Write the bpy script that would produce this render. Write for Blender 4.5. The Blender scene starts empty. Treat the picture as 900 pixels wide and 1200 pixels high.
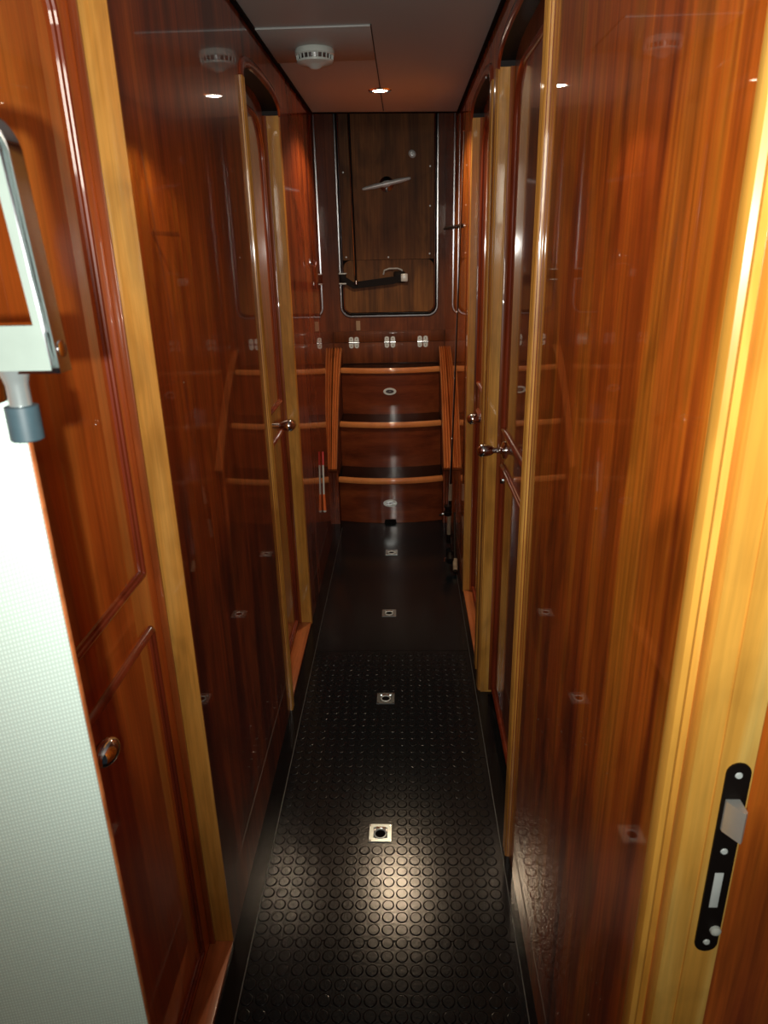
import bpy, bmesh, math, random
from mathutils import Vector, Matrix
random.seed(7)
C = bpy.context.scene.collection
PI = math.pi

# ------------------------------------------------------------------ camera (solved from the vanishing points)
def _n(v): return v.normalized()
Fpx = 822.7
Yc = _n(Vector((23, 311, -Fpx)))
Zc = -_n(Vector((50, -2180, -Fpx)))
Xc = Yc.cross(Zc).normalized(); Zc = Xc.cross(Yc).normalized()
cam = bpy.data.cameras.new('camera'); camo = bpy.data.objects.new('camera', cam); C.objects.link(camo)
cam.sensor_fit = 'VERTICAL'; cam.sensor_height = 36; cam.lens = Fpx/1200*36
cam.clip_start = 0.02; cam.clip_end = 50
camo.matrix_world = Matrix(((Xc.x, Xc.y, Xc.z, 0), (Yc.x, Yc.y, Yc.z, 0), (Zc.x, Zc.y, Zc.z, 1.45), (0, 0, 0, 1)))
cam.dof.use_dof = True; cam.dof.focus_distance = 2.6; cam.dof.aperture_fstop = 14
bpy.context.scene.camera = camo

# ------------------------------------------------------------------ materials
def nt(name):
    m = bpy.data.materials.new(name); m.use_nodes = True
    t = m.node_tree; b = t.nodes['Principled BSDF']
    return m, t, b
def setp(b, **k):
    names = dict(rough='Roughness', metal='Metallic', coat='Coat Weight', crough='Coat Roughness', cior='Coat IOR', spec='Specular IOR Level', ior='IOR')
    for a, v in k.items(): b.inputs[names[a]].default_value = v
def ramp(t, stops):
    r = t.nodes.new('ShaderNodeValToRGB'); e = r.color_ramp.elements
    e[0].position, e[0].color = stops[0][0], (*stops[0][1], 1)
    e[1].position, e[1].color = stops[-1][0], (*stops[-1][1], 1)
    for p, c in stops[1:-1]:
        x = e.new(p); x.color = (*c, 1)
    return r
def wood(name, dark, mid, light, rough=.35, coat=1.0, crough=.02, axis='z', grain=1.0, scale=1.0, cior=1.5):
    m, t, b = nt(name); L = t.links.new
    tc = t.nodes.new('ShaderNodeTexCoord'); oi = t.nodes.new('ShaderNodeObjectInfo')
    add = t.nodes.new('ShaderNodeVectorMath'); add.operation = 'ADD'
    mul = t.nodes.new('ShaderNodeVectorMath'); mul.operation = 'SCALE'; mul.inputs['Scale'].default_value = 13.0
    cmb = t.nodes.new('ShaderNodeCombineXYZ')
    for i in range(3): L(oi.outputs['Random'], cmb.inputs[i])
    L(cmb.outputs[0], mul.inputs[0]); L(tc.outputs['Object'], add.inputs[0]); L(mul.outputs[0], add.inputs[1])
    def mp(a, l):
        n = t.nodes.new('ShaderNodeMapping')
        v = {'z': (a, a, l), 'y': (a, l, a), 'x': (l, a, a)}[axis]
        n.inputs['Scale'].default_value = v; L(add.outputs[0], n.inputs[0]); return n
    n1 = t.nodes.new('ShaderNodeTexNoise'); n1.inputs['Scale'].default_value = 1; n1.inputs['Detail'].default_value = 5; n1.inputs['Distortion'].default_value = .8
    L(mp(13*scale, 1.1*scale).outputs[0], n1.inputs['Vector'])
    n2 = t.nodes.new('ShaderNodeTexNoise'); n2.inputs['Scale'].default_value = 1; n2.inputs['Detail'].default_value = 4; n2.inputs['Distortion'].default_value = .3
    L(mp(120*scale, 4*scale).outputs[0], n2.inputs['Vector'])
    n3 = t.nodes.new('ShaderNodeTexNoise'); n3.inputs['Scale'].default_value = 1; n3.inputs['Detail'].default_value = 2; n3.inputs['Distortion'].default_value = 1.5
    L(mp(7*scale, 3.2*scale).outputs[0], n3.inputs['Vector'])
    r = ramp(t, [(.28, dark), (.5, mid), (.74, light)])
    L(n1.outputs['Fac'], r.inputs[0])
    r2 = ramp(t, [(.3, (1-.42*grain,)*3), (.62, (1, 1, 1))]); L(n2.outputs['Fac'], r2.inputs[0])
    r3 = ramp(t, [(.3, (1-.45*grain,)*3), (.56, (1, 1, 1))]); L(n3.outputs['Fac'], r3.inputs[0])
    m1 = t.nodes.new('ShaderNodeMix'); m1.data_type = 'RGBA'; m1.blend_type = 'MULTIPLY'; m1.inputs[0].default_value = 1
    m2 = t.nodes.new('ShaderNodeMix'); m2.data_type = 'RGBA'; m2.blend_type = 'MULTIPLY'; m2.inputs[0].default_value = 1
    L(r.outputs[0], m1.inputs[6]); L(r2.outputs[0], m1.inputs[7]); L(m1.outputs[2], m2.inputs[6]); L(r3.outputs[0], m2.inputs[7])
    L(m2.outputs[2], b.inputs['Base Color'])
    setp(b, rough=rough, coat=coat, crough=crough, cior=cior, spec=.3)
    return m
def plain(name, col, rough=.5, metal=0, coat=0, crough=.05, spec=.5, noise=0, bump=0, nscale=60, emit=0):
    m, t, b = nt(name); L = t.links.new
    b.inputs['Base Color'].default_value = (*col, 1)
    setp(b, rough=rough, metal=metal, coat=coat, crough=crough, spec=spec)
    tc = t.nodes.new('ShaderNodeTexCoord'); n = t.nodes.new('ShaderNodeTexNoise')
    n.inputs['Scale'].default_value = nscale; n.inputs['Detail'].default_value = 4; L(tc.outputs['Object'], n.inputs['Vector'])
    k = noise or .04
    r = ramp(t, [(.3, tuple(c*(1-k) for c in col)), (.7, tuple(min(1, c*(1+k)) for c in col))])
    L(n.outputs['Fac'], r.inputs[0]); L(r.outputs[0], b.inputs['Base Color'])
    if bump:
        bp = t.nodes.new('ShaderNodeBump'); bp.inputs['Strength'].default_value = bump; bp.inputs['Distance'].default_value = .001
        L(n.outputs['Fac'], bp.inputs['Height']); L(bp.outputs[0], b.inputs['Normal'])
    if emit:
        b.inputs['Emission Color'].default_value = (1, .86, .66, 1); b.inputs['Emission Strength'].default_value = emit
    return m
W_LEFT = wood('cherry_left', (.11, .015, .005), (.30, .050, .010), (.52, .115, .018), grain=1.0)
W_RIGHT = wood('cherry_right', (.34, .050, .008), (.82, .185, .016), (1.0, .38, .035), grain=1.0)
W_DOOR_LIT = wood('cherry_door_lit', (.46, .075, .010), (.72, .15, .018), (.90, .27, .04), grain=.5)  # brighter copy of the door cherry; flash light on the near door painted in
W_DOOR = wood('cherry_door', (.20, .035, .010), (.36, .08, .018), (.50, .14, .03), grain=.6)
W_TRIM = wood('pale_trim', (.54, .23, .036), (.74, .35, .065), (.88, .49, .12), grain=.5, coat=.8, crough=.08, scale=1.6)
W_EDGE = wood('pale_door_edge', (.72, .33, .045), (.90, .47, .08), (1.0, .66, .17), grain=.35, coat=.5, crough=.15, scale=1.6)
W_MOULD = wood('moulding_wood', (.14, .020, .008), (.27, .042, .014), (.38, .07, .02), grain=.4, crough=.05)
W_SILL = wood('sill_wood', (.40, .10, .03), (.60, .18, .055), (.75, .27, .09), grain=.6, axis='y', coat=.5, crough=.15)
W_STRING = wood('stringer_wood', (.58, .19, .055), (.74, .27, .08), (.85, .36, .11), grain=.15, coat=.8, crough=.08, scale=.4)
W_RISER = wood('riser_wood', (.12, .026, .009), (.20, .044, .014), (.28, .07, .02), grain=.5, axis='x', crough=.08)
W_HATCH = wood('hatch_wood', (.11, .045, .013), (.22, .09, .022), (.34, .15, .035), grain=.9, coat=0, rough=.55)
W_BULK = wood('bulkhead_wood', (.13, .036, .012), (.19, .050, .013), (.28, .08, .020), grain=.8, coat=.08, crough=.06, rough=.5)
SOFFIT_SHADE = plain('shaded_soffit', (.010, .006, .005), rough=.5, spec=.3)  # near-black base puts the shade under the arch into the colour
GAP = plain('shadow_gap', (.006, .005, .005), rough=.8, spec=.1)
CHROME = plain('chrome', (.78, .80, .82), rough=.10, metal=1)
CHROME_D = plain('chrome_dull', (.42, .43, .44), rough=.22, metal=1)
FITTING = plain('bright_fitting', (.80, .90, .90), rough=.3, metal=.12)
SATINM = plain('satin_chrome', (.42, .48, .48), rough=.22, metal=.7)
SATIN = plain('satin_alloy', (.72, .76, .72), rough=.42, metal=.55)
BLACKM = plain('black_metal', (.010, .007, .006), rough=.5, metal=0, spec=.12)
BRONZE = plain('bronze_pull', (.28, .09, .035), rough=.25, metal=.35, coat=1, crough=.04)
RUBBER = plain('floor_rubber', (.006, .010, .013), rough=.17, spec=.42, noise=.35, bump=.25, nscale=160)
RUBBER2 = plain('tread_rubber', (.003, .004, .004), rough=.25, spec=.5)
BORDER = plain('floor_border', (.006, .007, .008), rough=.18, spec=.3, noise=.3, nscale=30)
SEAM = plain('seam_metal', (.13, .14, .14), rough=.4, metal=.6)
CEIL = plain('ceiling_vinyl', (.46, .485, .475), rough=.42, spec=.4, noise=.03, nscale=300, bump=.1)
CEILSEAM = plain('ceiling_seam', (.02, .02, .02), rough=.6)
WHITEP = plain('white_plastic', (.62, .70, .66), rough=.4)
SATINW = plain('satin_white_metal', (.25, .31, .28), rough=.45, metal=.2)
GREYRUB = plain('blue_grey_rubber', (.035, .065, .08), rough=.45, noise=.15)
RED = plain('red_plastic', (.55, .03, .02), rough=.4)
ORANGE = plain('orange_plastic', (.75, .16, .03), rough=.4)
BEIGE = plain('cork_beige', (.30, .24, .16), rough=.7, noise=.3)
LAMP = plain('lamp_glow', (1, .9, .75), emit=60)
PAPER = plain('masking_tape', (.45, .33, .22), rough=.8)
LINE = plain('fishing_line', (.3, .3, .3), rough=.3)
# dimpled vinyl
def vinyl():
    m, t, b = nt('dimpled_vinyl'); L = t.links.new
    tc = t.nodes.new('ShaderNodeTexCoord'); mp = t.nodes.new('ShaderNodeMapping'); L(tc.outputs['Object'], mp.inputs[0])
    sp = t.nodes.new('ShaderNodeSeparateXYZ'); L(mp.outputs[0], sp.inputs[0])
    def sn(o, f):
        a = t.nodes.new('ShaderNodeMath'); a.operation = 'MULTIPLY'; a.inputs[1].default_value = f; L(o, a.inputs[0])
        s = t.nodes.new('ShaderNodeMath'); s.operation = 'SINE'; L(a.outputs[0], s.inputs[0]); return s.outputs[0]
    sk = t.nodes.new('ShaderNodeMath'); sk.operation = 'MULTIPLY_ADD'; sk.inputs[1].default_value = -.30
    L(sp.outputs[0], sk.inputs[0]); L(sp.outputs[2], sk.inputs[2])
    def half(o):
        h = t.nodes.new('ShaderNodeMath'); h.operation = 'MULTIPLY_ADD'; h.inputs[1].default_value = .5; h.inputs[2].default_value = .5; L(o, h.inputs[0]); return h.outputs[0]
    mm = t.nodes.new('ShaderNodeMath'); mm.operation = 'MULTIPLY'
    L(half(sn(sp.outputs[0], 2*PI/.0029)), mm.inputs[0]); L(half(sn(sk.outputs[0], 2*PI/.0038)), mm.inputs[1])
    bp = t.nodes.new('ShaderNodeBump'); bp.inputs['Strength'].default_value = .5; bp.inputs['Distance'].default_value = .0005
    L(mm.outputs[0], bp.inputs['Height']); L(bp.outputs[0], b.inputs['Normal'])
    n = t.nodes.new('ShaderNodeTexNoise'); n.inputs['Scale'].default_value = 3.5; n.inputs['Detail'].default_value = 6; L(tc.outputs['Object'], n.inputs['Vector'])
    r = ramp(t, [(.25, (.48, .61, .55)), (.42, (.60, .75, .69)), (.7, (.63, .78, .72))]); L(n.outputs['Fac'], r.inputs[0])
    mr = t.nodes.new('ShaderNodeMapRange'); mr.inputs[1].default_value = 0; mr.inputs[2].default_value = 1; mr.inputs[3].default_value = .84; mr.inputs[4].default_value = 1.16; L(mm.outputs[0], mr.inputs[0])
    mx = t.nodes.new('ShaderNodeMix'); mx.data_type = 'RGBA'; mx.blend_type = 'MULTIPLY'; mx.inputs[0].default_value = 1
    L(r.outputs[0], mx.inputs[6]); L(mr.outputs[0], mx.inputs[7]); L(mx.outputs[2], b.inputs['Base Color'])
    setp(b, rough=.5); return m
VINYL = vinyl()

# ------------------------------------------------------------------ mesh helpers (world coordinates; obj() moves them under their parent)
def NB(): return bmesh.new()
def box(bm, x0, x1, y0, y1, z0, z1, bev=0):
    vs = [bm.verts.new((x, y, z)) for x in (x0, x1) for y in (y0, y1) for z in (z0, z1)]
    q = [(0, 1, 3, 2), (4, 6, 7, 5), (0, 4, 5, 1), (2, 3, 7, 6), (0, 2, 6, 4), (1, 5, 7, 3)]
    fs = [bm.faces.new([vs[i] for i in f]) for f in q]
    if bev:
        es = list({e for f in fs for e in f.edges})
        bmesh.ops.bevel(bm, geom=es, offset=bev, segments=2, affect='EDGES', profile=.5)
    return vs
def basis(d):
    d = Vector(d).normalized(); u = d.orthogonal().normalized(); return d, u, d.cross(u)
def lathe(bm, origin, axis, prof, seg=24, sx=1, up=None):
    d = Vector(axis).normalized()
    if up: u = Vector(up); v = d.cross(u).normalized()
    else: _, u, v = basis(axis)
    o = Vector(origin); rings = []
    for r, h in prof:
        if r < 1e-6: rings.append([bm.verts.new(o+d*h)])
        else: rings.append([bm.verts.new(o+d*h+(u*math.cos(2*PI*i/seg)*sx+v*math.sin(2*PI*i/seg))*r) for i in range(seg)])
    for a, b in zip(rings, rings[1:]):
        if len(a) == 1 and len(b) == 1: continue
        for i in range(seg):
            j = (i+1) % seg
            if len(a) == 1: bm.faces.new((a[0], b[i], b[j]))
            elif len(b) == 1: bm.faces.new((a[i], a[j], b[0]))
            else: bm.faces.new((a[i], a[j], b[j], b[i]))
    if len(rings[0]) > 1: bm.faces.new(rings[0])
    if len(rings[-1]) > 1: bm.faces.new(rings[-1])
def tube(bm, pts, r, seg=10, closed=False, taper=None):
    pts = [Vector(p) for p in pts]; n = len(pts); rings = []
    ref = None
    for i, p in enumerate(pts):
        if closed: d = (pts[(i+1) % n]-pts[i-1]).normalized()
        else: d = (pts[min(i+1, n-1)]-pts[max(i-1, 0)]).normalized()
        if ref is None: u = d.orthogonal().normalized()
        else: u = (ref-d*ref.dot(d)).normalized()
        ref = u; v = d.cross(u); rr = r if taper is None else r+(taper-r)*i/(n-1)
        rings.append([bm.verts.new(p+(u*math.cos(2*PI*k/seg)+v*math.sin(2*PI*k/seg))*rr) for k in range(seg)])
    m = n if closed else n-1
    for i in range(m):
        a, b = rings[i], rings[(i+1) % n]
        for k in range(seg): bm.faces.new((a[k], a[(k+1) % seg], b[(k+1) % seg], b[k]))
    if not closed: bm.faces.new(rings[0]); bm.faces.new(rings[-1])
def prism(bm, pts, d):
    "polygon pts (3D) extruded along d"
    d = Vector(d); a = [bm.verts.new(p) for p in pts]; b = [bm.verts.new(Vector(p)+d) for p in pts]
    bm.faces.new(a); bm.faces.new(b)
    for i in range(len(a)): bm.faces.new((a[i], a[(i+1) % len(a)], b[(i+1) % len(a)], b[i]))
def sweep(bm, path, prof, nrm, closed=False):
    "sweep an open/closed profile [(s,t)] along a planar path; t along nrm, s along the in-plane side"
    path = [Vector(p) for p in path]; nrm = Vector(nrm); n = len(path); rings = []
    for i, p in enumerate(path):
        a = path[i-1] if (closed or i) else p; c = path[(i+1) % n] if (closed or i < n-1) else p
        d1 = (p-a).normalized() if (p-a).length > 1e-9 else (c-p).normalized()
        d2 = (c-p).normalized() if (c-p).length > 1e-9 else d1
        s1 = nrm.cross(d1); s2 = nrm.cross(d2); s = (s1+s2).normalized(); k = 1/max(.3, s.dot(s1))
        rings.append([bm.verts.new(p+s*a_*k+nrm*t_) for a_, t_ in prof])
    m = n if closed else n-1; q = len(prof)
    for i in range(m):
        a, b = rings[i], rings[(i+1) % n]
        for k in range(q): bm.faces.new((a[k], a[(k+1) % q], b[(k+1) % q], b[k]))
    if not closed: bm.faces.new(rings[0]); bm.faces.new(rings[-1])
def halfround(w, h, n=7): return [(-w*math.cos(PI*i/(n-1)), h*math.sin(PI*i/(n-1))) for i in range(n)]
def beadprof(w, h, k=2, n=6):
    "flat casing with k half-round beads: s in 0..w, t in 0..h"
    p = [(0, 0)]
    bw = w/k
    for i in range(k):
        for j in range(n):
            a = PI*j/(n-1); p.append((i*bw+bw/2-bw/2*.94*math.cos(a), h*.42+h*.58*math.sin(a)))
    p.append((w, 0)); return p
def worldloc(o):
    v = Vector((0, 0, 0))
    while o: v += o.location; o = o.parent
    return v
def obj(name, bm, mat, parent=None, ang=35):
    bmesh.ops.recalc_face_normals(bm, faces=bm.faces)
    for f in bm.faces: f.smooth = True
    c = math.radians(ang)
    for e in bm.edges:
        e.smooth = not (len(e.link_faces) == 2 and e.calc_face_angle(0) > c)
    if parent is not None: bmesh.ops.translate(bm, verts=bm.verts, vec=-worldloc(parent))
    me = bpy.data.meshes.new(name); bm.to_mesh(me); bm.free(); me.materials.append(mat)
    o = bpy.data.objects.new(name, me); C.objects.link(o)
    if parent is not None: o.parent = parent
    return o
def tag(o, label=None, cat=None, group=None, kind=None):
    if label: o['label'] = label
    if cat: o['category'] = cat
    if group: o['group'] = group
    if kind: o['kind'] = kind
    return o
def empty(name, loc, label, cat, group=None, kind=None):
    o = bpy.data.objects.new(name, None); C.objects.link(o); o.location = loc; o.empty_display_size = .05
    return tag(o, label, cat, group, kind)

def lathes(name, origins, axis, prof, seg, mat, parent):
    for o_ in origins:
        q = NB(); lathe(q, o_, axis, prof, seg); obj(name, q, mat, parent)

XL, XR, ZC = -.397, .25, 2.0

# ------------------------------------------------------------------ floor
b = NB(); box(b, -.75, .55, -.8, 4.6, -.04, -.0005)
fl = tag(obj('floor', b, BORDER), 'black floor sheet under the studded rubber walkway', 'floor', kind='structure')
def stud_mat(y0, y1):
    b = NB(); box(b, -.355, .232, y0, y1, -.0005, .0006)
    return b
studs = NB()
pitch = .032
segs = 14
x0s = -.053 - pitch*9
for iy in range(int((2.34-.60)/pitch)):
    y = .60+pitch*iy+.01
    for ix in range(18):
        x = x0s+pitch*ix
        if x < -.345 or x > .222: continue
        if any(abs(x+.078) < .045 and abs(y-ry) < .042 for ry in (1.434, 2.026, 2.625, 3.253)): continue
        rings = []
        for r, h in ((.0142, .0007), (.0132, .0007), (.0130, .0014), (.0123, .0018), (.0114, .0019)):
            rings.append([studs.verts.new((x+r*math.cos(2*PI*k/segs), y+r*math.sin(2*PI*k/segs), h)) for k in range(segs)])
        for ri, (A, B) in enumerate(zip(rings, rings[1:])):
            for k in range(segs):
                f = studs.faces.new((A[k], A[(k+1) % segs], B[(k+1) % segs], B[k])); f.material_index = 1 if ri < 1 else 0
        studs.faces.new(rings[-1])
box(studs, -.355, .232, .3, 3.66, -.0005, .0006)
mat_ = tag(obj('rubber_floor_mat', studs, RUBBER, None, 60), 'black rubber mat with rows of round studs running down the passage', 'floor mat', kind='structure')
mat_.data.materials.append(GAP)
for p_ in mat_.data.polygons:
    if len(p_.vertices) == segs: p_.use_smooth = False
for i, (xa, xb) in enumerate(((-.3575, -.3555), (.2325, .2342))):
    b = NB(); box(b, xa, xb, .4, 3.6, -.0004, .0009)
    tag(obj('trim_%d' % (i+1), b, SEAM), ['thin pale seam line along the left edge of the black rubber mat', 'thin pale seam line along the right edge of the black rubber mat'][i], 'floor seam', kind='structure')
for y in (1.127, 1.73, 2.33):
    b = NB(); box(b, -.353, .230, y-.0012, y+.0012, .0004, .0010); obj('panel_joint', b, GAP, mat_)

def lift_ring(y, label):
    e = empty('floor_lift_ring', (-.078, y, 0), label, 'lift ring', 'recessed lift rings down the middle of the floor')
    b = NB(); s = .030
    sweep(b, [(-.078+sx*s*.78, y+sy*s*.78, .0006) for sx, sy in ((-1, -1), (1, -1), (1, 1), (-1, 1))], [(-.007, 0), (-.006, .003), (.005, .003), (.007, 0)], (0, 0, 1), True)
    obj('plate', b, SATINM, e)
    b = NB(); box(b, -.078-s*.72, -.078+s*.72, y-s*.72, y+s*.72, .0006, .0011); obj('recess', b, CHROME_D, e)
    b = NB(); lathe(b, (-.078, y-.004, .0011), (0, 0, 1), [(.0165, 0), (.0165, .0009), (0, .0009)], 24); obj('cup', b, GAP, e)
    b = NB(); tube(b, [(-.078+.0155*math.cos(a), y-.003+.0155*math.sin(a), .0035) for a in [2*PI*i/24 for i in range(24)]], .0022, 8, True)
    obj('pull_ring', b, FITTING, e)
    b = NB(); box(b, -.078-.013, -.078+.013, y+.012, y+.020, .0011, .005, .001); obj('ring_hinge', b, CHROME, e)
    lathes('screw', [(-.078+sx*.026, y+sy*.026, .0034) for sx in (-1, 1) for sy in (-1, 1)], (0, 0, 1), [(.003, 0), (.0025, .001), (0, .0013)], 8, CHROME, e)
for y, l in ((1.434, 'square chrome lift ring in the floor, nearest and largest'), (2.026, 'square chrome lift ring in the floor, second nearest, beside the near right doorway'),
             (2.625, 'square chrome lift ring in the floor, third from the front'), (3.253, 'small square chrome lift ring in the floor closest to the steps')):
    lift_ring(y, l)

# ------------------------------------------------------------------ ceiling
b = NB()
pts = [(XL-.06, -.8, ZC), (XR+.06, -.8, ZC), (XR+.06, 3.52, ZC), (XL-.06, 3.42, ZC)]
prism(b, pts, (0, 0, .04))
tag(obj('ceiling', b, CEIL), 'grey vinyl ceiling over the passage', 'ceiling', kind='structure')
e = empty('ceiling_hatch', (-.24, 2.33, ZC), 'removable grey ceiling panel around the smoke detector', 'ceiling panel', kind='structure')
b = NB(); box(b, XL+.004, -.082, 2.185, 2.545, ZC-.004, ZC, .001); obj('panel', b, CEIL, e)
b = NB(); box(b, XL+.004, -.082, 2.181, 2.185, ZC-.005, ZC, .001); obj('front_edge', b, CEIL, e)
b = NB(); box(b, -.082, -.079, 2.18, 3.44, ZC-.0015, ZC); tag(obj('trim_3', b, CEILSEAM), 'dark joint line running along the middle of the ceiling', 'ceiling joint', kind='structure')
for i, (xa, xb) in enumerate(((XL, XL+.010), (XR-.010, XR))):
    b = NB(); box(b, xa, xb, -.8, 3.42+.09*i, ZC-.008, ZC)
    tag(obj('trim_%d' % (4+i), b, GAP), ['dark shadow gap where the left wall meets the ceiling', 'dark shadow gap where the right wall meets the ceiling'][i], 'trim', kind='structure')

e = empty('smoke_detector', (-.255, 2.40, ZC), 'round pale smoke detector hanging from the ceiling panel', 'smoke detector')
o = (-.255, 2.40, ZC-.004)
b = NB(); lathe(b, o, (0, 0, -1), [(.056, 0), (.058, .004), (.058, .014), (.055, .017)], 40); obj('base', b, WHITEP, e)
b = NB(); lathe(b, o, (0, 0, -1), [(.052, .017), (.052, .028), (.048, .032)], 40); obj('sensor_band', b, CHROME_D, e)
for k in range(24):
    b = NB(); a = 2*PI*k/24; tube(b, [(o[0]+.054*math.cos(a), o[1]+.054*math.sin(a), o[2]-.016), (o[0]+.052*math.cos(a), o[1]+.052*math.sin(a), o[2]-.031)], .0018, 6)
    obj('vent_rib', b, WHITEP, e)
b = NB(); lathe(b, o, (0, 0, -1), [(.054, .029), (.053, .034), (.040, .039), (.022, .042), (.014, .049), (0, .051)], 40); obj('cover', b, WHITEP, e)

e = empty('downlight', (-.083, 3.02, ZC), 'small round lit downlight in the ceiling before the steps', 'ceiling light')
b = NB(); sweep(b, [(-.083+.036*math.cos(2*PI*i/36), 3.02+.036*math.sin(2*PI*i/36), ZC) for i in range(36)], [(-.008, 0), (-.005, .004), (.004, .004), (.008, 0)], (0, 0, -1), True)
obj('bezel', b, CHROME, e)
b = NB(); lathe(b, (-.083, 3.02, ZC), (0, 0, -1), [(.031, .0), (.026, .002), (0, .003)], 32); obj('lamp', b, LAMP, e)

# ------------------------------------------------------------------ walls with arched doorways
def arch(y0, y1, hs, rise, n=14):
    pts = []
    for i in range(n+1):
        t = i/n; a = PI*(1-t)
        c, s = math.cos(a), math.sin(a)
        pts.append(((y0+y1)/2+(y1-y0)/2*math.copysign(abs(c)**.75, c), hs+rise*abs(s)**.75))
    return pts
def wall(name, xf, th, y0, y1, ops, mat, label):
    b = NB(); ztop = ZC
    cur = y0; polys = []
    for (a, c, hs, rise) in ops:
        polys.append([(cur, 0), (a, 0), (a, hs), (a, ztop), (cur, ztop)])
        ar = arch(a, c, hs, rise)
        for p, q in zip(ar, ar[1:]): polys.append([p, q, (q[0], ztop), (p[0], ztop)])
        cur = c
    polys.append([(cur, 0), (y1, 0), (y1, ztop), (cur, ztop)])
    for P in polys:
        f = b.faces.new([b.verts.new((xf, y, z)) for y, z in P])
    bmesh.ops.remove_doubles(b, verts=b.verts, dist=1e-5)
    r = bmesh.ops.extrude_face_region(b, geom=list(b.faces))
    bmesh.ops.translate(b, verts=[v for v in r['geom'] if isinstance(v, bmesh.types.BMVert)], vec=(th, 0, 0))
    return tag(obj(name, b, mat), label, 'wall', kind='structure')
DL, DR = -.447, .287        # door faces
OPL = [(.30, 1.12, 1.86, .05), (1.997, 2.54, 1.85, .05)]
OPR = [(1.404, 2.07, 1.87, .05), (2.25, 2.82, 1.87, .05)]
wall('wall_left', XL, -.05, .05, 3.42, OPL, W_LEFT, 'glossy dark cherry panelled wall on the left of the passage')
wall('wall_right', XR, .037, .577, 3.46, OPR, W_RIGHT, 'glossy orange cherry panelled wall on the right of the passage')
# flared walls beside the steps
b = NB(); prism(b, [(XL, 3.42, 0), (-.424, 4.28, 0), (-.46, 4.28, 0), (XL-.05, 3.42, 0)], (0, 0, 3.0))
tag(obj('wall_left_end', b, W_LEFT), 'glossy cherry wall to the left of the steps', 'wall', kind='structure')
b = NB(); prism(b, [(XR, 3.46, 0), (.237, 4.28, 0), (.275, 4.28, 0), (XR+.037, 3.46, 0)], (0, 0, 3.0))
tag(obj('wall_right_end', b, W_RIGHT), 'glossy cherry wall to the right of the steps', 'wall', kind='structure')
b = NB(); prism(b, [(XL-.06, 3.422, ZC), (XR+.06, 3.522, ZC), (XR+.06, 3.56, ZC), (XL-.06, 3.46, ZC)], (0, 0, 1.0))
tag(obj('wall_header', b, GAP), 'dark coaming above the end of the ceiling', 'wall', kind='structure')
b = NB(); box(b, XL-.1, XR+.1, 3.40, 4.5, 3.0, 3.04); tag(obj('stairwell_light_cap', b, GAP), 'unseen dark cap added over the stairwell to keep out world light', 'ceiling', kind='structure')  # cap added out of view so no world light enters the stairwell
# room behind the camera and outside the near doors stays open and dark
b = NB(); box(b, -.80, .80, -1.2, -1.16, -.04, 2.1); tag(obj('wall_rear', b, W_LEFT), 'cherry wall behind the viewer', 'wall', kind='structure')

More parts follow.
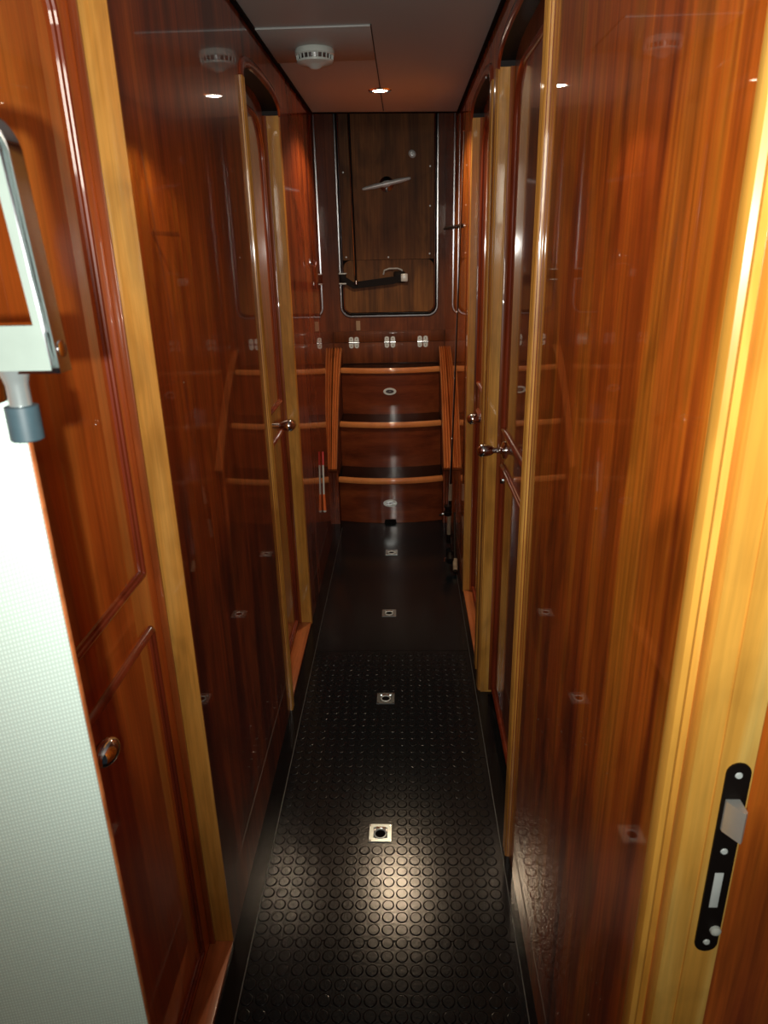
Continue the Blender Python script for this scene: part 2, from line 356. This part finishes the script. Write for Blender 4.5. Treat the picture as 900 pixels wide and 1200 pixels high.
def rr_path(y0, y1, z0, z1, rt, rb, x, n=8):
    "rounded rectangle in a plane of constant x; rt = top radius, rb = bottom radius"
    P = []
    for cy, cz, r, a0 in ((y1-rb, z0+rb, rb, -90), (y1-rt, z1-rt, rt, 0), (y0+rt, z1-rt, rt, 90), (y0+rb, z0+rb, rb, 180)):
        if r < 1e-4: P.append((x, cy, cz)); continue
        for i in range(n+1):
            a = math.radians(a0+90*i/n); P.append((x, cy+r*math.cos(a), cz+r*math.sin(a)))
    return P
def door(idx, side, op, label, near_casing=None, far_casing=None, sill=True, knob=None, top=True):
    a, c, hs, rise = op
    xf = XL if side < 0 else XR; xd = DL if side < 0 else DR
    e = empty('door_%d' % idx, (xd, (a+c)/2, 0), label, 'door', kind='structure')
    inn = -side      # direction into the corridor
    b = NB(); x2 = xd+side*.028
    box(b, min(xd, x2)+.0, max(xd, x2), a-.0, c+.0, .012, hs+rise+.03); obj('leaf', b, W_DOOR_LIT if idx == 1 else W_DOOR, e)
    # panel mouldings
    up = rr_path(a+.065, c-.065, .945, hs-.018, .12, .004, xd)
    lo = rr_path(a+.065, c-.065, .055, .838, .004, .004, xd)
    prof = [(-.009, 0), (-.008, .004), (-.004, .008), (0, .0095), (.003, .008), (.004, .005), (.008, .0035), (.009, 0)]
    for P, nm in ((up, 'panel_moulding'), (lo, 'panel_moulding')):
        b = NB(); sweep(b, P, prof, (inn, 0, 0), True); obj(nm, b, W_MOULD, e)
    # jamb linings
    for y, s in ((a, 1), (c, -1)):
        b = NB(); xo = xf+inn*.001; box(b, min(xo, xd), max(xo, xd), min(y, y+s*.004), max(y, y+s*.004), .0 if not sill else .011, hs)
        obj('jamb', b, W_TRIM, e)
    # door stop strip
    b = NB(); box(b, min(xd, xd+inn*.012), max(xd, xd+inn*.012), c-.012, c-.0045, .012, hs, .001); obj('door_stop', b, W_DOOR, e)
    # arched soffit
    ar = arch(a, c, hs, rise); b = NB()
    for (p, q) in zip(ar, ar[1:]):
        vs = [(xf-side*.0005, *p), (xf-side*.0005, *q), (xd, *q), (xd, *p)]
        b.faces.new([b.verts.new(v) for v in vs])
    bmesh.ops.remove_doubles(b, verts=b.verts, dist=1e-5)
    r = bmesh.ops.extrude_face_region(b, geom=list(b.faces)); bmesh.ops.translate(b, verts=[v for v in r['geom'] if isinstance(v, bmesh.types.BMVert)], vec=(0, 0, -.003))
    obj('arched_soffit', b, SOFFIT_SHADE, e)
    # arched casing
    if top:
        b = NB(); sweep(b, [(xf, *p) for p in arch(a-.012, c+.012, hs, rise+.008)], halfround(.014, .008), (inn, 0, 0)); obj('arched_casing', b, W_MOULD, e)
    for cs in (near_casing, far_casing):
        if cs:
            y0, y1, pr = cs; b = NB()
            P = beadprof(y1-y0, pr, 3 if cs is near_casing else 1)
            pts = [(xf+inn*t, y0+s, 0) for s, t in P]
            prism(b, pts, (0, 0, hs)); obj('casing', b, W_TRIM, e, 25)
            if pr > .007:
                b = NB(); xg = xf+inn*pr*.45; box(b, min(xg, xg+inn*.0012), max(xg, xg+inn*.0012), y0-.0006, y0+.001, 0, hs)
                box(b, min(xf, xf+inn*.0008), max(xf, xf+inn*.0008), y0-.0012, y0, 0, hs); obj('groove_shade', b, W_MOULD, e)  # dark strips painting the shade of grooves along the casing
    if sill:
        b = NB(); box(b, min(xf, xd)+.0, max(xf, xd), a+.004, c-.004, -.001, .011, .001)
        obj('sill', b, W_SILL, e)
    return e
d1 = door(1, -1, OPL[0], 'glossy cherry door with moulded panels at near left, in a pale frame', knob=True)
d2 = door(2, -1, OPL[1], 'far left cherry door seen edge-on in a pale arched doorway', (1.962, 1.995, .009), (2.542, 2.57, .003))
d3 = door(3, 1, OPR[0], 'near right cherry door in an arched doorway with pale casing', (1.362, 1.402, .0115), (2.072, 2.128, .011), sill=False)
d4 = door(4, 1, OPR[1], 'far right cherry door in an arched doorway close to the steps', (2.205, 2.248, .006), (2.822, 2.85, .003))

# L1 oval pull
h = empty_parent = d1
b = NB()
o = Vector((DL, .768, .815))
lathe(b, o, (1, 0, 0), [(.014, 0), (.014, .003), (.009, .006), (.008, .026)], 24)
obj('knob_neck', b, CHROME, d1)
b = NB(); lathe(b, (-.412, .768-.027, .815), (0, 1, 0), [(0, 0)]+[(.0165*math.sin(PI*k/14), .027-.027*math.cos(PI*k/14)) for k in range(1, 14)]+[(0, .054)], 24)
obj('door_knob', b, CHROME, d1)
def knob(parent, xd, inn, y, z, length, r=.021):
    k = NB(); lathe(k, (xd, y, z), (inn, 0, 0), [(.026, 0), (.026, .003), (.022, .007), (.012, .010), (.009, .014)], 32); ro = obj('rosette', k, CHROME, parent)
    k = NB(); lathe(k, (xd, y, z), (inn, 0, 0), [(.009, .010), (.0075, .02), (.0085, length-.030), (.012, length-.026), (r*.8, length-.018), (r, length-.004), (r*.95, length+.007), (r*.6, length+.016), (0, length+.020)], 32)
    obj('door_knob', k, CHROME, parent)
    k = NB(); lathe(k, (xd, y+.02, z-.10), (inn, 0, 0), [(.013, 0), (.013, .003), (.010, .006), (0, .006)], 24, .7); es = obj('keyhole_plate', k, CHROME, parent)
    k = NB(); box(k, min(xd+inn*.006, xd+inn*.007), max(xd+inn*.006, xd+inn*.007), y+.018, y+.022, z-.108, z-.093); obj('keyhole', k, GAP, es)
knob(d3, DR, -1, 1.98, .890, .062, .019)
knob(d4, DR, -1, 2.50, .862, .046, .020)
knob(d2, DL, 1, 2.19, .922, .074, .019)

# near-right open door edge with its lock
e = empty('door_5', (.305, .57, 0), 'open door seen edge-on at near right, pale edge with black lock plate', 'door', kind='structure')
b = NB(); P = [(.2745, 0), (.2745, .0), (.336, 0)]
prism(b, [(.2745, .560, 0), (.2755, .5575, 0), (.298, .5575, 0), (.2985, .5595, 0), (.3005, .5595, 0), (.301, .5575, 0), (.334, .5575, 0), (.336, .5600, 0), (.336, 1.10, 0), (.2875, 1.10, 0), (.2875, .58, 0), (.2745, .58, 0)], (0, 0, 1.98))
obj('leaf', b, W_EDGE, e)
b = NB()
def stadium(cx, cz, w, hh, y, n=10, tilt=0):
    r = w/2; P = []
    for i in range(n+1):
        a = PI*i/n; P.append((cx+r*math.cos(a), y, cz+hh/2-r+r*math.sin(a)))
    for i in range(n+1):
        a = PI+PI*i/n; P.append((cx+r*math.cos(a), y, cz-hh/2+r+r*math.sin(a)))
    return P
prism(b, stadium(.3195, .851, .024, .252, .5575), (0, -.0022, 0)); lp = obj('lock_plate', b, BLACKM, e)
b = NB(); prism(b, [(.311, .5553, .897), (.325, .5553, .897), (.325, .538, .897), (.322, .535, .897), (.311, .5515, .897)], (0, 0, .037)); obj('latch_bolt', b, SATIN, lp)
b = NB(); box(b, .3145, .3235, .5546, .5555, .790, .838, .0004); obj('deadbolt', b, FITTING, lp)
lathes('screw', [(.3195, .5553, z) for z in (.963, .867, .739)], (0, -1, 0), [(.0038, 0), (.003, .0012), (0, .0014)], 12, FITTING, lp)
b = NB(); lathe(b, (.326, .5553, .757), (0, -1, 0), [(.006, 0), (.0055, .003), (.003, .005), (0, .0055)], 16); obj('plastic_stud', b, WHITEP, lp)
b = NB(); prism(b, [(.250, .5765, 0), (.2490, .566, 0), (.2515, .560, 0), (.2565, .558, 0), (.2605, .562, 0), (.2635, .5685, 0), (.270, .5685, 0), (.270, .5765, 0)], (0, 0, 1.99))
tag(obj('trim_6', b, W_EDGE), 'pale rounded wood bead along the near edge of the right wall panel', 'trim', kind='structure')
b = NB(); box(b, .337, .80, .60, .63, 0, 2.0); tag(obj('wall_side', b, W_RIGHT), 'orange cherry panel beyond the open door at far right', 'wall', kind='structure')

# ------------------------------------------------------------------ white panel and chrome bracket at near left
e = empty('vinyl_panel', (-.40, .455, 0), 'tall white dimpled vinyl panel with thin wooden edge at lower left', 'panel')
b = NB(); box(b, -.62, -.2535, .450, .4515, .01, 1.378); obj('vinyl_face', b, VINYL, e)
b = NB(); box(b, -.62, -.2530, .4515, .457, .01, 1.378, .0008); obj('wooden_backing', b, W_SILL, e)

e = empty('grab_bracket', (-.24, .42, 1.38), 'chrome D-shaped bracket with a grey rubber foot above the white panel', 'bracket')
yf, yb = .412, .436
def d_path(xr, xl, zt, zb, r, n=10):
    P = [(xl, zb), (xr, zb)]
    for i in range(n+1):
        a = PI/2*i/n; P.append((xr-.006-r+r*math.cos(a), zt-r+r*math.sin(a)))
    for i in range(n+1):
        a = PI/2+PI/2*i/n; P.append((xl+.006+r+r*math.cos(a), zt-r+r*math.sin(a)))
    return P
outer = d_path(-.2055, -.292, 1.527, 1.3835, .026)
inner = d_path(-.2155, -.281, 1.5165, 1.412, .017)
b = NB()
fo = [b.verts.new((x, yf, z)) for x, z in outer]; fi = [b.verts.new((x, yf, z)) for x, z in inner]
bo = [b.verts.new((x, yb, z)) for x, z in outer]; bi = [b.verts.new((x, yb, z)) for x, z in inner]
n = len(fo)
for i in range(n):
    j = (i+1) % n
    b.faces.new((fo[i], fo[j], fi[j], fi[i])); b.faces.new((bo[i], bi[i], bi[j], bo[j]))
    b.faces.new((fo[i], bo[i], bo[j], fo[j])); b.faces.new((fi[i], fi[j], bi[j], bi[i]))
bmesh.ops.recalc_face_normals(b, faces=b.faces)
es = [ed for ed in b.edges if len(ed.link_faces) == 2 and ed.calc_face_angle(0) > 1.2 and (ed.verts[0].co.y == ed.verts[1].co.y)]
bmesh.ops.bevel(b, geom=es, offset=.0045, segments=4, affect='EDGES')
obj('loop_frame', b, CHROME, e, 50)
b = NB()   # satin front face plate
fo = [b.verts.new((x*.0+x+(-.0026 if x > -.24 else .0026), yf-.0006, z+(-.0026 if z > 1.5 else (.0026 if z < 1.39 else 0)))) for x, z in outer]
fi = [b.verts.new((x+(.0012 if x > -.24 else -.0012), yf-.0006, z+(.0010 if z > 1.5 else 0))) for x, z in inner]
for i in range(n):
    j = (i+1) % n; b.faces.new((fo[i], fo[j], fi[j], fi[i]))
obj('front_face', b, SATINW, e)
b = NB(); lathe(b, (-.2045, .4245, 1.397), (1, 0, 0), [(.0052, -.003), (.0052, -.0012), (.0042, -.0006), (0, -.0006)], 16); obj('screw', b, CHROME, e)
b = NB(); lathe(b, (-.2375, .4235, 1.386), (0, 0, -1), [(.0100, 0), (.0078, .006), (.0068, .010), (.0068, .030)], 24); obj('post', b, SATINM, e)
b = NB(); box(b, -.285, -.256, .430, .4505, 1.362, 1.392, .002); obj('mounting_lug', b, CHROME, e)
b = NB(); lathe(b, (-.2375, .4235, 1.3635), (0, 0, -1), [(.0085, 0), (.0100, .0006), (.0100, .0212), (.0092, .022)], 28); obj('rubber_foot', b, GREYRUB, e)

# ------------------------------------------------------------------ steps
SX0, SX1 = -.372, .200
def bow(y, x, amt=.045):
    t = (x-(SX0+SX1)/2)/((SX1-SX0)/2); return y+amt*t*t
steps = [(0, .262, 3.655), (.262, .525, 3.865), (.525, .795, 4.075)]
slabels = ['lowest step of the stairs, bowed cherry front with an oval latch and black tread', 'middle step of the stairs, plain bowed cherry front and black tread', 'top step of the stairs, bowed cherry front with an oval latch and black tread']
for i, (z0, z1, yf_) in enumerate(steps):
    e = empty('stair_step', ((SX0+SX1)/2, yf_, z0), slabels[i], 'step', 'bowed steps at the end of the passage')
    yb_ = steps[i+1][2]+.05 if i < 2 else 4.278
    def curve_box(xa, xb, off, zz0, zz1, yback, n=16):
        b = NB(); P = [(xa+(xb-xa)*k/n, bow(yf_+off, xa+(xb-xa)*k/n), zz0) for k in range(n+1)]+[(xb, yback, zz0), (xa, yback, zz0)]
        prism(b, P, (0, 0, zz1-zz0)); return b
    obj('riser', curve_box(SX0, SX1, .012, z0, z1-.004, yf_+.075), W_RISER, e, 20)
    obj('tread', curve_box(SX0, SX1, .010, z1-.004, z1, yb_), RUBBER2, e)
    b = NB(); n = 20
    path = [(SX0+(SX1-SX0)*k/n, bow(yf_, SX0+(SX1-SX0)*k/n), z1-.017) for k in range(n+1)]
    prof = [(-.012, -.014), (-.001, -.014), (.004, -.010), (.006, 0), (.004, .012), (-.001, .0185), (-.012, .0185)]
    sweep(b, path, [(t*-1 if False else -s, t) for s, t in prof], (0, 0, 1)); obj('nosing', b, W_STRING, e)
    if i != 1:
        zc = .118 if i == 0 else .66
        yy = bow(yf_+.012, -.09)
        b = NB(); prism(b, [(-.09+.038*math.cos(a)*1.0, yy, zc+.021*math.sin(a)) for a in [2*PI*k/24 for k in range(24)]], (0, -.003, 0)); lt = obj('latch', b, FITTING, e)
        b = NB(); prism(b, [(-.09+.024*math.cos(a)*1.0, yy-.003, zc+.011*math.sin(a)) for a in [2*PI*k/20 for k in range(20)]], (0, -.0008, 0)); obj('latch_recess', b, CHROME_D, lt)
        b = NB(); lathe(b, (-.09, yy-.0038, zc), (0, -1, 0), [(.004, 0), (.0035, .003), (0, .004)], 12); obj('latch_button', b, CHROME, lt)
    if i == 0:
        b = NB(); prism(b, [(-.125, 3.662, .001), (-.055, 3.662, .001), (-.060, 3.662, .022), (-.120, 3.662, .022)], (0, .004, 0)); obj('toe_notch', b, GAP, e)
# stringers
for s, (xi, xo0, xo1) in ((-1, (SX0-.0015, -.404, -.4235)), (1, (SX1+.0015, .2465, .2375))):
    e = empty('stair_stringer', (xi, 3.62, 0), ['fluted orange cherry stringer curving up the left side of the steps', 'fluted orange cherry stringer curving up the right side of the steps'][s > 0], 'stringer', 'stringers either side of the steps')
    side = [(3.615, .33), (3.70, .42), (3.80, .54), (3.92, .66), (4.05, .765), (4.16, .84), (4.265, .885)]
    back = [(4.265, .78), (3.80, .40), (3.66, .28)]
    w = xo0-xi
    for k in range(3):   # three flutes
        b = NB()
        def xx(f, y): 
            xo = xo0+(xo1-xo0)*max(0, (y-3.62)/.65); return xi+(xo-xi)*f
        f0, f1 = k/3+.01, (k+1)/3-.01
        n = 6; rings = []
        for (y, z) in side:
            rings.append([b.verts.new((xx(f0+(f1-f0)*j/n, y), y-.012*math.sin(PI*j/n), z+.010*math.sin(PI*j/n))) for j in range(n+1)])
        for A, B in zip(rings, rings[1:]):
            for j in range(n): b.faces.new((A[j], A[j+1], B[j+1], B[j]))
        low = [b.verts.new((xx(f0+(f1-f0)*j/n, 3.66), 3.67, .30)) for j in range(n+1)]
        for j in range(n): b.faces.new((low[j], low[j+1], rings[0][j+1], rings[0][j]))
        obj('flute', b, W_STRING, e)
    b = NB()
    P = [(3.68, .28), (3.63, .33)]+[(y+.012, z-.004) for y, z in side[1:]]+[(4.27, .3)]
    A = [b.verts.new((xi, y, z)) for y, z in P]; B = [b.verts.new((xx(1, y), y, z)) for y, z in P]
    b.faces.new(A); b.faces.new(B)
    for j in range(len(P)): b.faces.new((A[j], A[(j+1) % len(P)], B[(j+1) % len(P)], B[j]))
    obj('core', b, W_BULK, e)
    b = NB(); box(b, min(xi, xo0), max(xi, xo0), 3.665, 3.69, .0, .325)
    obj('post', b, W_RISER, e)
    lathes('post_flute', [(xi+(xo0-xi)*(k+.5)/3, 3.666, 0) for k in range(3)], (0, 0, 1), [(.0075, 0), (.0075, .31)], 12, W_RISER, e)

# ------------------------------------------------------------------ bulkhead with the hatch
YB = 4.28
b = NB(); box(b, -.46, .30, YB, YB+.04, .0, 3.0); tag(obj('wall_bulkhead', b, W_BULK), 'dark cherry bulkhead closing the end of the passage', 'wall', kind='structure')
e = empty('locker_flap', (-.088, YB, .83), 'cherry locker flap on small chrome hinges above the top step', 'locker')
b = NB(); box(b, -.420, .234, YB-.012, YB-.0005, .799, .919, .001); obj('lower_board', b, W_BULK, e)
b = NB(); box(b, -.420, .234, YB-.012, YB-.0005, .922, .985, .001); obj('upper_board', b, W_BULK, e)
for cx_ in (-.318, -.286, -.106, -.070, .090, .124):
    b = NB()
    yy = YB-.012
    for sg in (-1, 1):
        prism(b, [(cx_-.012, yy, .9205), (cx_+.012, yy, .9205), (cx_+.014, yy, .9205+sg*.010), (cx_+.012, yy, .9205+sg*.028), (cx_+.004, yy, .9205+sg*.033), (cx_-.004, yy, .9205+sg*.033), (cx_-.012, yy, .9205+sg*.028), (cx_-.014, yy, .9205+sg*.010)], (0, -.002, 0))
    hg = obj('hinge', b, FITTING, e)
    b = NB(); lathe(b, (cx_-.015, yy-.003, .9205), (1, 0, 0), [(.005, 0), (.005, .030)], 10); obj('hinge_pin', b, CHROME, hg)
    lathes('screw', [(cx_, yy-.002, .9205+sg*.020) for sg in (-1, 1)], (0, -1, 0), [(.0028, 0), (.0022, .0012), (0, .0014)], 8, GAP, hg)

e = empty('companion_hatch', (-.088, YB, 1.07), 'dark cherry hatch door in a rounded chrome frame above the steps', 'hatch')
def rrect_y(x0, x1, z0, z1, r, y, n=8):
    P = []
    for cx_, cz_, a0 in ((x1-r, z0+r, -90), (x1-r, z1-r, 0), (x0+r, z1-r, 90), (x0+r, z0+r, 180)):
        for i in range(n+1):
            a = math.radians(a0+90*i/n); P.append((cx_+r*math.cos(a), y, cz_+r*math.sin(a)))
    return P
HX0, HX1, HZ0, HZ1 = -.374, .198, 1.066, 2.78
b = NB(); sweep(b, rrect_y(HX0+.006, HX1-.006, HZ0+.006, HZ1-.006, .055, YB), [(-.006, 0), (-.006, .008), (-.003, .011), (.003, .011), (.006, .008), (.006, 0)], (0, -1, 0), True); obj('outer_frame', b, CHROME_D, e)
b = NB(); sweep(b, rrect_y(HX0+.022, HX1-.022, HZ0+.022, HZ1-.022, .045, YB), [(-.004, 0), (-.003, .006), (0, .008), (.003, .006), (.004, 0)], (0, -1, 0), True); obj('inner_bead', b, CHROME, e)
b = NB(); prism(b, rrect_y(HX0+.012, HX1-.012, HZ0+.012, HZ1-.012, .052, YB), (0, -.002, 0)); obj('rebate', b, GAP, e)
b = NB(); prism(b, rrect_y(HX0+.026, HX1-.026, 1.383, HZ1-.026, .004, YB-.002), (0, -.002, 0)); obj('upper_board', b, W_HATCH, e)
b = NB(); prism(b, rrect_y(HX0+.026, HX1-.026, HZ0+.026, 1.381, .042, YB-.002), (0, -.002, 0)); obj('lower_board', b, W_HATCH, e)
yy = YB-.004
b = NB(); lathe(b, (-.091, yy, 1.775), (0, -1, 0), [(.040, 0), (.039, .004), (.026, .010), (.014, .014), (.014, .030)], 28); hb = obj('handle_base', b, CHROME_D, e)
b = NB()
A, B = Vector((-.224, yy-.036, 1.750)), Vector((.042, yy-.036, 1.800))
n = 12; n = 24; pts = [A.lerp(B, k/n) for k in range(n+1)]
ref = None; rings = []
d = (B-A).normalized(); u = Vector((0, 1, 0)); v = d.cross(u)
for k, p in enumerate(pts):
    t = abs(k/n-.5)*2; r = .0165 if t < .12 else (.0125 if t < .5 else .0125-.005*(t-.5)*2)
    if k in (0, n): r = .005
    rings.append([b.verts.new(p+(u*math.cos(2*PI*q/14)*min(r, .012)+v*math.sin(2*PI*q/14)*r)) for q in range(14)])
for P, Q in zip(rings, rings[1:]):
    for q in range(14): b.faces.new((P[q], P[(q+1) % 14], Q[(q+1) % 14], Q[q]))
b.faces.new(rings[0]); b.faces.new(rings[-1])
obj('lever', b, FITTING, hb)
b = NB(); lathe(b, (.052, yy, 1.922), (0, -1, 0), [(.022, 0), (.021, .004), (.015, .007), (.013, .016), (.004, .017), (0, .015)], 24, .85); obj('lock_cylinder', b, FITTING, e)
lathes('screw', [(x, yy, z) for (x, z) in ((-.330, 1.84), (-.330, 1.40), (.150, 1.66), (.150, 1.86), (.148, 1.41), (-.088, 1.395))], (0, -1, 0), [(.005, 0), (.004, .002), (0, .0025)], 10, FITTING, e)

# black swing arm with chrome clamps and the upright strut
e = empty('hatch_stay', (-.20, YB, 1.28), 'black flat stay arm with chrome clamps across the lower part of the hatch', 'stay arm')
b = NB(); box(b, -.372, -.334, YB-.030, YB-.003, 1.252, 1.315, .004); cl = obj('frame_clamp', b, BLACKM, e)
for z in (1.257, 1.312):
    b = NB(); tube(b, [(-.374, YB-.018, z), (-.372, YB-.033, z), (-.334, YB-.033, z), (-.332, YB-.018, z)], .004, 8)
    obj('clamp_rim', b, FITTING, cl)
b = NB(); prism(b, [(-.345, YB-.034, 1.300), (-.292, YB-.034, 1.265), (-.02, YB-.034, 1.295), (-.02, YB-.034, 1.262), (-.060, YB-.034, 1.250), (-.292, YB-.034, 1.228), (-.350, YB-.034, 1.262)], (0, .012, 0)); obj('arm', b, BLACKM, e)
b = NB(); box(b, -.060, .006, YB-.032, YB-.005, 1.255, 1.318, .008); rc = obj('end_clamp', b, BLACKM, e)
b = NB(); box(b, -.018, .022, YB-.044, YB-.020, 1.262, 1.306, .006); obj('clamp_block', b, FITTING, rc)
b = NB(); tube(b, [(-.118, YB-.012, 1.303), (-.112, YB-.022, 1.325), (-.085, YB-.024, 1.334), (-.035, YB-.024, 1.334), (-.012, YB-.022, 1.325), (-.006, YB-.012, 1.306)], .0045, 8); obj('clamp_rim', b, FITTING, rc)
e = empty('strut_rod', (-.28, YB-.03, 1.27), 'slim black and chrome rod standing upright beside the hatch handle', 'rod')
b = NB(); tube(b, [(-.291, YB-.026, 2.75), (-.287, YB-.028, 2.13), (-.275, YB-.044, 1.262)], .0065, 12); obj('rod', b, BLACKM, e)
b = NB(); tube(b, [(-.2965, YB-.030, 2.75), (-.2925, YB-.033, 2.13), (-.2815, YB-.049, 1.30)], .0022, 8); obj('bright_edge', b, CHROME, e)
b = NB(); lathe(b, (-.275, YB-.044, 1.262), (0, 0, 1), [(.009, -.012), (.010, .004), (.007, .012)], 12); obj('end_cap', b, CHROME_D, e)

b = NB(); box(b, -.286, -.262, YB-.0022, YB-.0002, .990, 1.045); tag(obj('tape_strip', b, PAPER), 'small beige tape strip under the hatch frame', 'tape')

# ------------------------------------------------------------------ small items along the walls
e = empty('wall_hook', (XL, 3.14, 1.39), 'tiny chrome hook on the left wall before the steps', 'hook')
b = NB(); box(b, XL, XL+.003, 3.128, 3.152, 1.38, 1.41, .001); obj('plate', b, CHROME, e)
b = NB(); tube(b, [(XL+.002, 3.14, 1.40), (XL+.012, 3.14, 1.385), (XL+.020, 3.14, 1.378), (XL+.026, 3.14, 1.386), (XL+.027, 3.14, 1.398)], .0028, 8); obj('prong', b, CHROME, e)

e = empty('boat_hook', (-.39, 3.13, .28), 'thin red and white stick with orange end fixed upright on left wall by steps', 'stick')
b = NB(); tube(b, [(-.389, 3.12, .36), (-.389, 3.15, .50)], .0045, 10); obj('shaft', b, WHITEP, e)
b = NB(); tube(b, [(-.389, 3.15, .50), (-.389, 3.165, .56)], .0055, 10); obj('tip', b, RED, e)
b = NB(); tube(b, [(-.387, 3.105, .29), (-.389, 3.12, .365)], .008, 12, taper=.006); obj('grip', b, ORANGE, e)
b = NB(); box(b, XL+.0005, -.390, 3.136, 3.146, .44, .452); obj('wall_clip', b, BLACKM, e)
b = NB(); lathe(b, (-.387, 3.104, .280), (0, .1, 1), [(.004, 0), (.008, .004), (.007, .014)], 12); obj('end_cap', b, WHITEP, e)

e = empty('fishing_rod', (.225, 3.36, 0), 'thin dark fishing rod with cork grip leaning on the right wall', 'fishing rod')
bot, top = Vector((.214, 3.34, .01)), Vector((.243, 3.06, 1.96))
def along(t): return bot.lerp(top, t)
b = NB(); tube(b, [along(t/20) for t in range(3, 21)], .0050, 8, taper=.0010); obj('blank', b, BLACKM, e)
b = NB(); tube(b, [along(.004), along(.03)], .011, 12); obj('butt_cap', b, BLACKM, e)
b = NB(); tube(b, [along(.03), along(.085)], .010, 12); obj('grip', b, BEIGE, e)
b = NB(); tube(b, [along(.085), along(.13)], .009, 12); obj('reel_seat', b, BLACKM, e)
b = NB(); tube(b, [along(.13), along(.175)], .0105, 12, taper=.008); obj('fore_grip', b, BEIGE, e)
c = along(.108)+Vector((-.012, -.038, 0))
b = NB(); lathe(b, c, (0, 0, 1), [(.010, -.03), (.019, -.026), (.021, -.006), (.014, -.004), (.014, .016), (.020, .018), (.020, .024), (0, .026)], 24); rl = obj('reel', b, BLACKM, e)
b = NB(); tube(b, [along(.105), along(.105)+Vector((-.006, -.02, 0)), c], .004, 8); obj('reel_foot', b, BLACKM, rl)
b = NB(); tube(b, [c+Vector((0, 0, -.018)), c+Vector((-.03, 0, -.018)), c+Vector((-.03, -.018, -.018))], .0025, 8); obj('crank_arm', b, CHROME_D, rl)
b = NB(); lathe(b, c+Vector((-.03, -.018, -.018)), (-1, 0, 0), [(.005, 0), (.006, .006), (.004, .014)], 12); obj('crank_knob', b, BLACKM, rl)
for t in (.30, .45, .60, .74, .86, .95):
    p = along(t)+Vector((-.004, -.010, 0)); b = NB()
    tube(b, [p+Vector((.0055*math.cos(2*PI*k/12), .0055*math.sin(2*PI*k/12), 0)) for k in range(12)], .0011, 6, True)
    tube(b, [along(t), along(t)+Vector((.0, -.006, 0))], .0011, 6); obj('line_guide', b, CHROME_D, e)
b = NB(); tube(b, [c+Vector((0, -.015, .02))]+[along(t)+Vector((-.004, -.012, 0)) for t in (.30, .45, .60, .74, .86, .95)], .0006, 5); obj('fishing_line', b, LINE, e)

e = empty('second_fishing_rod', (.23, 3.24, 0), 'short black folded rod and reel on the floor against the right wall', 'fishing rod')
e.name = 'fishing_rod.001'
bot2, top2 = Vector((.226, 2.99, .012)), Vector((.236, 3.24, .22))
b = NB(); tube(b, [bot2, bot2.lerp(top2, .5), top2], .009, 10, taper=.005); obj('blank', b, BLACKM, e)
b = NB(); tube(b, [bot2.lerp(top2, .04), bot2.lerp(top2, .22)], .011, 10); obj('grip', b, BEIGE, e)
c = Vector((.206, 3.06, .060))
b = NB(); lathe(b, c, (0, .8, .4), [(.010, -.03), (.020, -.024), (.022, -.004), (.014, 0), (.014, .02), (.021, .024), (0, .028)], 20); rl = obj('reel', b, BLACKM, e)
b = NB(); tube(b, [c, c+Vector((-.028, -.01, .0)), c+Vector((-.030, -.03, -.01))], .003, 8); obj('crank_arm', b, CHROME, rl)

e = empty('coiled_cord', (.235, 3.16, 1.52), 'short black coiled cord stretched on the right wall beside the hatch', 'cord')
b = NB(); P = []
N = 14*8
for i in range(N+1):
    t = i/N; a = 2*PI*14*t/1.0
    P.append((.246-.075*t, 3.12+.10*t+.007*math.cos(a), 1.525+.007*math.sin(a)-.006*t))
tube(b, P, .0022, 6); obj('coil', b, BLACKM, e)
b = NB(); lathe(b, (.2495, 3.12, 1.525), (-1, 0, 0), [(.010, 0), (.010, .003), (.004, .006)], 16); obj('wall_mount', b, CHROME, e)

# ------------------------------------------------------------------ lights
w = bpy.data.worlds.new('world'); bpy.context.scene.world = w; w.use_nodes = True
w.node_tree.nodes['Background'].inputs[0].default_value = (.6, .7, .8, 1); w.node_tree.nodes['Background'].inputs[1].default_value = .02
def light(name, kind, loc, energy, col, size=.05, rot=None, **k):
    l = bpy.data.lights.new(name, kind); l.energy = energy; l.color = col
    if kind == 'AREA': l.size = size
    else: l.shadow_soft_size = size
    for a, v in k.items(): setattr(l, a, v)
    o = bpy.data.objects.new(name, l); C.objects.link(o); o.location = loc
    if rot: o.rotation_euler = rot
    return o
light('camera_flash', 'SPOT', (-.022, -.06, 1.445), 37, (1, .99, .92), .006, (math.radians(93), 0, 0), spot_size=math.radians(125), spot_blend=1.0)
light('added_rear_fill', 'AREA', (.0, -.95, 1.75), 7, (1, .9, .75), .35, (math.radians(68), 0, 0))  # unseen fill lamp added behind the camera to soften the flash falloff
light('downlight_beam', 'SPOT', (-.083, 3.02, ZC-.012), 30, (1, .74, .48), .025, (0, 0, 0), spot_size=math.radians(138), spot_blend=.35)

sc = bpy.context.scene
sc.view_settings.view_transform = 'Standard'
sc.view_settings.look = 'None'
sc.view_settings.exposure = 0
sc.cycles.use_denoising = True
sc.cycles.max_bounces = 10; sc.cycles.glossy_bounces = 8; sc.cycles.sample_clamp_indirect = 6
